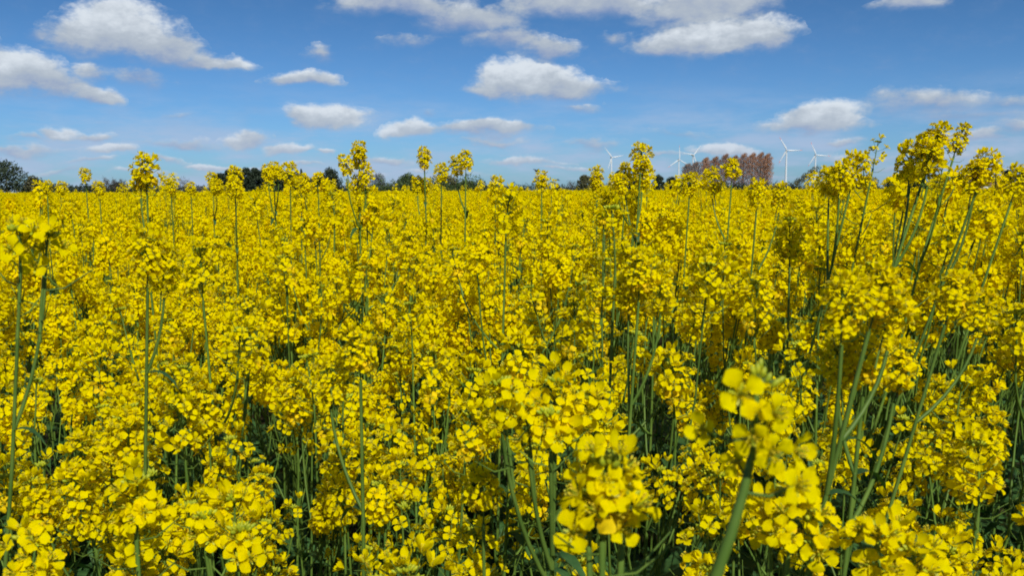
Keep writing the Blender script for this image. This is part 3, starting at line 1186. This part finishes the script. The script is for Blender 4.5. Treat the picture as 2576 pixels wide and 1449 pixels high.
# ---------------------------------------------------------------- far trees
M_BARK = plain_mat('bark', (0.05, 0.04, 0.03), (0.10, 0.085, 0.065), 3.0, 0.9)
M_DARKLEAF = foliage_mat('dark_foliage', (0.022, 0.036, 0.018), (0.04, 0.058, 0.028), 0.1, None, 0.7, .8, 0.3)
M_CONIFER = foliage_mat('conifer_foliage', (0.014, 0.026, 0.014), (0.026, 0.042, 0.02), 0.05, None, 0.7, .8, 0.3)
M_GREENLEAF = foliage_mat('green_foliage', (0.06, 0.10, 0.03), (0.10, 0.145, 0.045), 0.25, None, 0.6, .8, 0.3)
M_OLIVE = foliage_mat('olive_foliage', (0.08, 0.085, 0.035), (0.13, 0.125, 0.06), 0.2, None, 0.6, .8, 0.3)
M_TWIG = foliage_mat('twigs', (0.07, 0.065, 0.055), (0.12, 0.105, 0.09), 0.1, None, 0.8, 1.0, 0.3)
M_REDTWIG = foliage_mat('reddish_twigs', (0.26, 0.130, 0.07), (0.42, 0.215, 0.115), 0.15, None, 0.8, .35, 0.35)
M_PALETWIG = foliage_mat('pale_twigs', (0.20, 0.15, 0.12), (0.30, 0.23, 0.19), 0.15, None, 0.8, .5, 0.3)


def tree_object(loc, trunk, crown, tm, cm, label, cat, group, name='tree'):
    root = link(name, None)
    root.location = loc
    tag(root, label, cat, group)
    link('trunk', trunk.mesh('trunk', [tm]), root)
    if crown is not None:
        link('crown', crown.mesh('crown', [cm], smooth=False), root)
    return root


def leaf_cloud(b, rs, centre, rad, count, size, thin=1.0, up=0.0):
    u = rs.normal(size=(count, 3))
    u /= np.linalg.norm(u, axis=1)[:, None]
    r_ = rs.uniform(0, 1, count) ** .45
    c = np.asarray(centre) + u * r_[:, None] * np.asarray(rad)
    n1 = rs.normal(size=(count, 3)); n1[:, 2] += up
    n1 /= np.linalg.norm(n1, axis=1)[:, None]
    n2 = np.cross(n1, rs.normal(size=(count, 3)))
    n2 /= np.linalg.norm(n2, axis=1)[:, None]
    s_ = size * rs.uniform(.6, 1.4, count)[:, None]
    a1, a2 = n1 * s_, n2 * s_ * thin
    V = np.stack([c - a1 * .9, c - a2 * .6, c + a1, c + a2 * .6], 1).reshape(-1, 3)
    F = np.arange(count * 4).reshape(-1, 4)
    b.add(V, F, 0)


def limbs(tr, rs, h, r0, spread, n_l, z0=.25, twigs=0):
    tr.tube([(0, 0, -.5), (rs.uniform(-.1, .1), 0, h * .3), (rs.uniform(-.3, .3), rs.uniform(-.3, .3), h * .65), (0, 0, h * .93)], [r0, r0 * .8, r0 * .45, r0 * .1], 6, 0)
    ends = []
    for i in range(n_l):
        a = i * 2.4 + rs.uniform(-.4, .4)
        zb = h * (z0 + (.5) * i / n_l)
        L = spread * rs.uniform(.6, 1.0) * (1 - .35 * i / n_l)
        e = np.array([math.cos(a) * L, math.sin(a) * L, zb + h * rs.uniform(.15, .35)])
        tr.tube([(0, 0, zb), e * [.55, .55, 0] + [0, 0, (zb + e[2]) / 2 - .2], e], [r0 * .4, r0 * .25, r0 * .08], 4, 0)
        ends.append(e)
        for k_ in range(twigs):
            t = rs.uniform(.3, 1.0)
            s0 = np.array([0, 0, zb]) * (1 - t) + e * t
            d_ = norm(np.array([e[0], e[1], 0]) / L + rs.normal(size=3) * .8 + [0, 0, .9]) * h * rs.uniform(.08, .2)
            tr.tube([s0, s0 + d_ * .5 + rs.normal(size=3) * .1, s0 + d_], [r0 * .14, r0 * .1, r0 * .04], 3, 0)
    return ends


def broad_tree(x, dist, h, w, cm, label, cat='tree', group=None, dens=1.0, seed=0, zlow=.12, leaf=.35, name='broadleaf_tree'):
    rs = np.random.RandomState(seed)
    tr, cr = MB(), MB()
    ends = limbs(tr, rs, h * .9, h * .028, w * .42, 9, .2, 2)
    n_c = 16
    for i in range(n_c):
        a = i * 2.4
        t = (i + .5) / n_c
        z = h * (zlow + (.92 - zlow) * t)
        prof = math.sin(math.pi * min(1, .18 + .78 * t)) ** .7
        r_ = w * .5 * prof * rs.uniform(.35, .8)
        c = (math.cos(a) * r_, math.sin(a) * r_, z)
        rad = w * .5 * rs.uniform(.30, .46)
        leaf_cloud(cr, rs, c, (rad, rad, rad * .8), int(120 * dens), leaf * 1.15)
    return tree_object(far_at(x, dist), tr, cr, M_BARK, cm, label, cat, group, name)


def conifer(x, dist, h, w, label, seed, group=None, cm=None, name='conifer_tree'):
    rs = np.random.RandomState(seed)
    tr, cr = MB(), MB()
    tr.tube([(0, 0, -.5), (0, 0, h * .5), (0, 0, h * .96)], [h * .02, h * .014, .03], 6, 0)
    lv = 16
    for i in range(lv):
        t = i / (lv - 1)
        z = h * (.08 + .9 * t)
        r_ = w * .5 * (1 - t ** 1.6) * rs.uniform(.75, 1.1) + .15
        for k_ in range(6):
            a = rs.uniform(0, 6.28)
            leaf_cloud(cr, rs, (math.cos(a) * r_ * .55, math.sin(a) * r_ * .55, z), (r_ * .5 + .1, r_ * .5 + .1, h * .03), 16, .4, .8)
    return tree_object(far_at(x, dist), tr, cr, M_BARK, cm or M_CONIFER, label, 'conifer', group, name)


def bare_tree(x, dist, h, w, label, seed, group=None, tw=900, mat=None):
    rs = np.random.RandomState(seed)
    tr, cr = MB(), MB()
    limbs(tr, rs, h, h * .03, w * .4, 10, .3, 6)
    for i in range(11):
        a = i * 2.4
        t = i / 10
        r_ = w * .5 * math.sin(math.pi * (.25 + .65 * t)) * .6
        leaf_cloud(cr, rs, (math.cos(a) * r_, math.sin(a) * r_, h * (.42 + .48 * t)), (w * .18, w * .18, w * .18), tw // 11, .42, .16, .8)
    return tree_object(far_at(x, dist), tr, cr, M_BARK, mat or M_TWIG, label, 'bare tree', group, 'bare_tree')


def poplar(x, dist, h, w, label, seed, cm, group):
    rs = np.random.RandomState(seed)
    tr, cr = MB(), MB()
    tr.tube([(0, 0, -.5), (0, 0, h * .4), (rs.uniform(-.2, .2), 0, h * .95)], [.35, .25, .04], 6, 0)
    for i in range(26):                                              # steep limbs
        a = i * 2.4
        zb = h * (.10 + .7 * i / 26)
        L = w * .5 * rs.uniform(.6, 1) * (1 - .3 * i / 26)
        e = np.array([math.cos(a) * L, math.sin(a) * L, zb + h * rs.uniform(.14, .24)])
        tr.tube([(0, 0, zb), e * [.7, .7, 0] + [0, 0, zb + (e[2] - zb) * .35], e], [.13, .09, .03], 3, 0)
    for i in range(30):
        t = i / 29
        z = h * (.13 + .82 * t)
        prof = (.45 + .55 * math.sin(math.pi * min(1, .12 + .70 * t))) * (1 if t < .93 else .72)
        a = i * 2.4
        r_ = w * .5 * prof
        cnt = int(190 * (0.35 + .65 * min(1, t * 1.5)))
        leaf_cloud(cr, rs, (math.cos(a) * r_ * .5, math.sin(a) * r_ * .5, z), (r_ * .6, r_ * .6, h * .055), int(cnt * 1.2), .42, .20, 1.2)
    return tree_object(far_at(x, dist), tr, cr, M_BARK, cm, label, 'poplar', group, 'poplar_tree')


def px_h(dy, dist):                  # height in metres of dy photo pixels at dist
    return dy * S / FPX * dist


D = 360.0
broad_tree(18, D, px_h(78, D), px_h(92, D), M_DARKLEAF, 'dark rounded tree at the far left edge of the horizon', seed=1, dens=1.3)
broad_tree(86, D, px_h(44, D), px_h(52, D), M_OLIVE, 'olive green bushy tree beside the dark rounded tree', seed=2)
broad_tree(118, D, px_h(26, D), px_h(50, D), M_DARKLEAF, 'low dark bush right of the olive tree', 'bush', seed=3, name='bush')
TG = 'small bare trees along the left horizon'
for i, (x, h_, w_, lab) in enumerate([
        (268, 42, 26, 'leftmost of the thin bare trees on the horizon'),
        (288, 40, 20, 'second thin bare tree from the left on the horizon'),
        (308, 40, 26, 'third thin bare tree from the left, above a dark bush'),
        (463, 42, 48, 'spreading bare tree between the round head and the dark wood'),
        (505, 22, 36, 'small bare tree at the left foot of the dark wood')]):
    bare_tree(x, D * .98, px_h(h_, D), px_h(w_, D), lab, 20 + i, TG, 420)


def hedge(x0, x1, dist, hs, cm, label, seed, z0=.0):
    rs = np.random.RandomState(seed)
    b = MB()
    root = link('hedge', None)
    mid = far_at((x0 + x1) / 2, dist)
    root.location = mid
    tag(root, label, 'hedge')
    x = x0
    st = MB()
    while x < x1:
        p = far_at(x, dist * rs.uniform(.995, 1.005)) - mid
        h = px_h(hs * rs.uniform(.6, 1.15), dist)
        leaf_cloud(b, rs, (p.x, p.y, h * .5), (px_h(14, dist), 2.0, h * .55), 190, .33)
        for q in range(2):
            st.tube([(p.x + q, p.y, -.3), (p.x + q * 1.3, p.y, h * .8)], [.12, .04], 4, 0)
        x += 9
    link('foliage', b.mesh('foliage', [cm], smooth=False), root)
    link('stems', st.mesh('stems', [M_BARK]), root)


hedge(60, 545, D * 1.03, 28, M_DARKLEAF, 'long low dark hedge across the left of the horizon', 31)
broad_tree(300, D, px_h(30, D), px_h(40, D), M_DARKLEAF, 'dark bush under the thin bare trees', 'bush', seed=5, name='bush')
# dark wood of conifers: trees one can tell apart by place
WG = 'dark close-set trees of the wood left of centre'
wood = [(556, 50), (578, 62), (600, 64), (622, 64), (645, 66), (668, 62), (690, 64), (712, 60), (735, 56), (752, 48), (772, 42), (792, 38)]
for i, (x, h_) in enumerate(wood):
    lab = ('leftmost tree of the dark wood' if i == 0 else 'rightmost low tree of the dark wood' if i == len(wood) - 1 else
           'dark close-set tree in the middle of the wood left of centre')
    broad_tree(x, D + (i % 3) * 6, px_h(h_ + 3, D), px_h(52, D), M_CONIFER, lab, 'tree', WG, 1.9, 40 + i, .04)
conifer(759, D - 6, px_h(62, D), px_h(12, D), 'slender dark conifer rising above the right end of the dark wood', 60)
broad_tree(832, D, px_h(66, D), px_h(62, D), M_DARKLEAF, 'round dark tree standing alone right of the dark wood', seed=61, dens=1.3)
broad_tree(805, D, px_h(44, D), px_h(36, D), M_DARKLEAF, 'lower dark tree leaning on the round dark tree', seed=62)
bare_tree(952, D, px_h(54, D), px_h(46, D), 'grey half-bare tree behind the tall branched plant', 63, None, 1500)
hedge(780, 1230, D * 1.02, 32, M_DARKLEAF, 'dark hedge under the centre trees', 64)
hedge(940, 1215, D * .99, 46, M_GREENLEAF, 'fresh green hedge at the centre of the horizon', 65)
broad_tree(1030, D, px_h(50, D), px_h(76, D), M_GREENLEAF, 'green dome shaped tree at the centre of the horizon', seed=66, dens=1.4, zlow=.05)
broad_tree(1128, D, px_h(46, D), px_h(80, D), M_OLIVE, 'grey green tree right of the green dome tree', seed=67, dens=.9, zlow=.05)
broad_tree(1172, D, px_h(34, D), px_h(60, D), M_GREENLEAF, 'low green bush at the right foot of the grey green tree', 'bush', seed=68, zlow=.03, name='bush')
hedge(1220, 2010, D * 1.25, 26, M_DARKLEAF, 'long dark hedge running right from the centre under the turbines', 69)
conifer(1402, D, px_h(26, D), px_h(16, D), 'small dark conifer below the two birds', 70)
bare_tree(1436, D, px_h(34, D), px_h(40, D), 'small bare tree left of the olive tree near the first turbine', 71, None, 420)
broad_tree(1470, D, px_h(48, D), px_h(50, D), M_OLIVE, 'olive tree left of the first wind turbine', seed=72)
broad_tree(1556, D, px_h(60, D), px_h(34, D), M_DARKLEAF, 'dark upright tree right of the first wind turbine', seed=73, dens=1.2)
broad_tree(1600, D, px_h(38, D), px_h(60, D), M_DARKLEAF, 'dark bush behind the tall loose headed plant', 'bush', seed=74, name='bush')
broad_tree(1655, D, px_h(48, D), px_h(36, D), M_DARKLEAF, 'dark ragged tree left of the second wind turbine', seed=75)
broad_tree(1690, D, px_h(42, D), px_h(46, D), M_DARKLEAF, 'low dark rounded tree at the foot of the second wind turbine', seed=76)
PD = 450
PG = 'row of brown leafless poplars'
plab = ['pale first poplar at the left end of the row', 'second poplar from the left, still thin and pale', 'third poplar in the row of brown poplars',
        'fourth poplar from the left in the brown row', 'fifth poplar from the left in the brown row', 'sixth poplar from the left, one of the tallest',
        'seventh poplar from the left, reddish crown', 'eighth poplar, third from the right end of the row', 'ninth poplar, second from the right end of the row',
        'last poplar at the right end of the row']
for i, (x, ht, w_) in enumerate([(1728, 74, 26), (1748, 78, 24), (1773, 88, 26), (1797, 90, 26), (1822, 96, 28), (1846, 92, 24), (1868, 97, 26), (1890, 98, 26), (1911, 99, 24), (1928, 96, 22)]):
    poplar(x, PD, px_h(ht, PD), px_h(w_ + 9, PD), plab[i], 80 + i, M_PALETWIG if i < 2 else M_REDTWIG, PG)
hedge(1700, 1960, PD * .97, 24, M_DARKLEAF, 'dark hedge at the feet of the poplars', 92)
hedge(1960, 2600, PD, 17, M_DARKLEAF, 'low dark hedge on the horizon right of the poplars', 93)


def leaning_tree():
    rs = np.random.RandomState(95)
    d_ = 330
    h = px_h(66, d_)
    tr, cr = MB(), MB()
    tr.tube([(0, 0, -.4), (-.4, 0, h * .45), (px_h(6, d_), 0, h * .9)], [.2, .15, .04], 6, 0)
    for i in range(9):
        t = i / 8
        c = (px_h(-34 + 50 * t, d_), rs.uniform(-.5, .5), h * (.38 + .52 * t))
        tr.tube([(-.3 + .1 * i, 0, h * (.3 + .4 * t)), (c[0] * .6, 0, c[2] * .9), c], [.08, .05, .02], 3, 0)
        leaf_cloud(cr, rs, c, (px_h(11, d_), px_h(9, d_), h * .14), 95, .26)
    tree_object(far_at(2035, d_), tr, cr, M_BARK, M_OLIVE, 'small pale green tree leaning right beside a wind turbine', 'tree', None, 'leaning_tree')


leaning_tree()
broad_tree(2098, D, px_h(66, D), px_h(40, D), M_GREENLEAF, 'green tree behind the broad bright flower head at right', seed=96)
for i, (x, h_, w_, lab) in enumerate([
        (2180, 34, 70, 'low dark tree under the slim podded plant at right'),
        (2248, 36, 60, 'dark tree left of the tallest plants at right'),
        (2300, 42, 56, 'dark tree behind the stems of the tallest plants'),
        (2362, 40, 60, 'dark tree right of the stems of the tallest plants'),
        (2412, 44, 54, 'dark tree left of the farmhouse'),
        (2530, 50, 40, 'dark tree right of the farmhouse'),
        (2575, 40, 60, 'dark tree at the far right edge of the horizon')]):
    broad_tree(x, D * 1.1, px_h(h_, D * 1.1), px_h(w_, D * 1.1), M_DARKLEAF, lab, 'tree', None, 1.0, 100 + i)

# ---------------------------------------------------------------- farmhouse
M_WHITEWALL = plain_mat('whitewashed_wall', (0.62, 0.61, 0.58), (0.74, 0.73, 0.70), 1.5, 0.8)
M_ROOF = plain_mat('roof_tiles', (0.11, 0.06, 0.05), (0.17, 0.09, 0.07), 4, 0.8, 0.2, .4)
M_BRICK = plain_mat('brick', (0.22, 0.09, 0.06), (0.32, 0.15, 0.10), 6, 0.85)
M_GLASS = plain_mat('window_glass', (0.03, 0.04, 0.05), (0.05, 0.06, 0.07), 2, 0.15, 0.5)
M_DOOR = plain_mat('door_wood', (0.08, 0.05, 0.03), (0.12, 0.08, 0.05), 3, 0.6)


def box(b, x0, x1, y0, y1, z0, z1, mat=0):
    V = [(x0, y0, z0), (x1, y0, z0), (x1, y1, z0), (x0, y1, z0), (x0, y0, z1), (x1, y0, z1), (x1, y1, z1), (x0, y1, z1)]
    b.add(V, [(0, 3, 2, 1), (4, 5, 6, 7), (0, 1, 5, 4), (1, 2, 6, 5), (2, 3, 7, 6), (3, 0, 4, 7)], mat)


def house(x, dist, wd, dp, hw, hr, wall_m, label, nwin):
    root = link('farmhouse', None)
    root.location = far_at(x, dist)
    root.rotation_euler = (0, 0, -math.atan2(root.location.x, root.location.y) + .15)
    tag(root, label, 'farmhouse')
    b = MB()
    box(b, -wd / 2, wd / 2, 0, dp, -.3, hw)
    b.add([(-wd / 2, 0, hw), (-wd / 2, dp, hw), (-wd / 2, dp / 2, hw + hr), (-wd / 2, dp / 2, hw + hr)], [(0, 1, 2, 3)], 0)
    b.add([(wd / 2, 0, hw), (wd / 2, dp, hw), (wd / 2, dp / 2, hw + hr), (wd / 2, dp / 2, hw + hr)], [(0, 1, 2, 3)], 0)
    link('wall', b.mesh('wall', [wall_m], False), root)
    b = MB()
    e, th = .4, .18
    for sgn in (0, 1):
        y0, z0 = (-e, hw - e * hr / (dp / 2)) if sgn == 0 else (dp + e, hw - e * hr / (dp / 2))
        y1, z1 = dp / 2, hw + hr
        V = [(-wd / 2 - e, y0, z0 + .03), (wd / 2 + e, y0, z0 + .03), (wd / 2 + e, y1, z1 + .03), (-wd / 2 - e, y1, z1 + .03)]
        V += [(a_, b_, c_ + th) for a_, b_, c_ in V]
        b.add(V, [(0, 1, 2, 3), (4, 5, 6, 7), (0, 1, 5, 4), (1, 2, 6, 5), (3, 0, 4, 7)], 0)
    rf = link('roof', b.mesh('roof', [M_ROOF], False), root)
    b = MB(); box(b, wd * .2, wd * .2 + .8, dp / 2 - .4, dp / 2 + .4, hw + hr - .6, hw + hr + 1.1)
    link('chimney', b.mesh('chimney', [M_BRICK], False), rf)
    for i in range(nwin):
        xx = -wd / 2 + wd * (i + .7) / (nwin + .6)
        if i == nwin // 2:
            b = MB(); box(b, xx - .5, xx + .5, -.05, .02, 0, 2.1)
            link('door', b.mesh('door', [M_DOOR], False), root)
            continue
        b = MB(); box(b, xx - .6, xx + .6, -.06, .03, 1.0, 2.3)
        w_ = link('window', b.mesh('window', [M_WHITEWALL], False), root)
        b = MB(); box(b, xx - .5, xx + .5, -.08, -.02, 1.1, 2.2)
        link('pane', b.mesh('pane', [M_GLASS], False), w_)


house(2462, 420, 9.5, 8, 3.4, 3.2, M_WHITEWALL, 'white walled farmhouse half hidden by flowers at right', 3)
house(2500, 430, 8.5, 8, 2.8, 3.4, M_BRICK, 'red brick outbuilding right of the white farmhouse', 3)

# ---------------------------------------------------------------- wind turbines
M_TURB = plain_mat('turbine_white', (0.56, 0.58, 0.61), (0.60, 0.62, 0.65), .3, 0.4, 0.4)
M_TRED = plain_mat('turbine_red', (0.60, 0.22, 0.20), (0.64, 0.26, 0.24), .3, 0.4, 0.4)


def turbine(x, hub_y, base_y, angles, blade_px, label, yaw, red):
    dist = 100.0 * FPX / ((base_y - hub_y) * S)
    root = link('wind_turbine', None)
    root.location = far_at(x, dist)
    ya = -math.atan2(root.location.x, root.location.y) + yaw
    root.rotation_euler = (0, 0, ya)
    tag(root, label, 'wind turbine', 'wind turbines on the horizon')
    HB = 101.5
    b = MB()
    z = np.linspace(0, HB - 1.6, 8)
    b.tube([(0, 0, q) for q in z], np.linspace(2.9, 1.5, 8), 20, 0)
    link('tower', b.mesh('tower', [M_TURB]), root)
    b = MB()
    ys = np.array([-3.2, -2.6, 0, 4, 7, 8.2])
    rs_ = np.array([1.5, 2.0, 2.2, 2.1, 1.8, .9])
    b.tube([(0, q, HB) for q in ys], rs_, 12, 0)
    link('nacelle', b.mesh('nacelle', [M_TURB]), root)
    b = MB()
    b.tube([(0, q, HB) for q in (-6.0, -5.6, -4.8, -3.3)], [.1, 1.0, 1.6, 1.7], 12, 0)
    hub = link('hub', b.mesh('hub', [M_TURB]), root)
    BL = px_h(blade_px, dist)
    for a in angles:
        b = MB()
        secs = [(0, 1.1, 1.1), (.06, 1.15, 1.0), (.18, 2.1, .6), (.35, 1.7, .42), (.6, 1.15, .28), (.8, .8, .18), (.94, .5, .1), (1.0, .12, .04)]
        V, F, M_ = [], [], []
        for (t, c_, th) in secs:
            for k_ in range(8):
                q = k_ * math.pi / 4
                V.append((c_ * math.cos(q) * .9 + (c_ * .35 if t > .1 else 0), th * math.sin(q) - t * t * 1.0, t * BL + .8))
        for i in range(len(secs) - 1):
            for k_ in range(8):
                F.append((i * 8 + k_, i * 8 + (k_ + 1) % 8, (i + 1) * 8 + (k_ + 1) % 8, (i + 1) * 8 + k_))
                M_.append(1 if red and (i == 5 or i == 6) else 0)
        b.add(V, F, M_)
        o = link('blade', b.mesh('blade', [M_TURB, M_TRED]), root)
        o.location = (0, -4.5, HB)
        o.rotation_euler = (0, R(90 - a), 0)


turbine(1537, 402, 484, (10, 130, 250), 31, 'leftmost wind turbine, standing apart left of the tall flower', .35, False)
turbine(1706, 408, 483, (92, 212, 332), 36, 'wind turbine left of the poplars with one blade pointing straight up', .45, True)
turbine(1741, 396, 482, (52, 172, 292), 30, 'wind turbine directly in front of the left poplars', .5, False)
turbine(1975, 384, 478, (120, 0, 240), 36, 'wind turbine with red tipped blades just right of the poplars', .15, True)
turbine(2048, 395, 477, (114, -4, 236), 33, 'rightmost wind turbine, behind the leaning tree', .25, True)

# ---------------------------------------------------------------- birds
M_BIRD = plain_mat('bird_feathers', (0.02, 0.02, 0.02), (0.04, 0.04, 0.04), 20, 0.7)


def bird(x, y, depth, label, flap):
    root = link('bird', None)
    root.location = at(x, y, depth)
    root.rotation_euler = (0, 0, .6)
    tag(root, label, 'bird', 'birds flying above the field')
    b = MB()
    b.tube([(-.20, 0, 0), (-.12, 0, .01), (0, 0, .02), (.10, 0, .03), (.17, 0, .04), (.21, 0, .035)], [.005, .04, .06, .05, .032, .006], 8, 0)
    V = [(-.32, -.05, 0), (-.32, .05, 0), (-.16, .015, .01), (-.16, -.015, .01)]
    b.add(V, [(0, 1, 2, 3)], 0)
    link('body', b.mesh('body', [M_BIRD]), root)
    for s_ in (-1, 1):
        b = MB()
        c = np.array([(.08, .03, .03), (.10, .22, .03 + .16 * flap), (.02, .46, .03 + .22 * flap)])
        e = np.array([(-.08, .03, .02), (-.08, .22, .02 + .16 * flap), (-.06, .46, .01 + .22 * flap)])
        V = np.concatenate([c, e]) * [1, s_, 1]
        b.add(np.concatenate([V, V - [0, 0, .012]]), [(0, 1, 4, 3), (1, 2, 5, 4), (6, 9, 10, 7), (7, 10, 11, 8)], 0)
        link('wing', b.mesh('wing', [M_BIRD]), root)


bird(1349, 432, 75, 'upper larger dark bird flying over the field', .9)
bird(1402, 453, 100, 'lower smaller dark bird flying over the field', -.6)
print('plants', PLANT_COUNT[0], 'edge', R_EDGE, 'instances', len(pts))
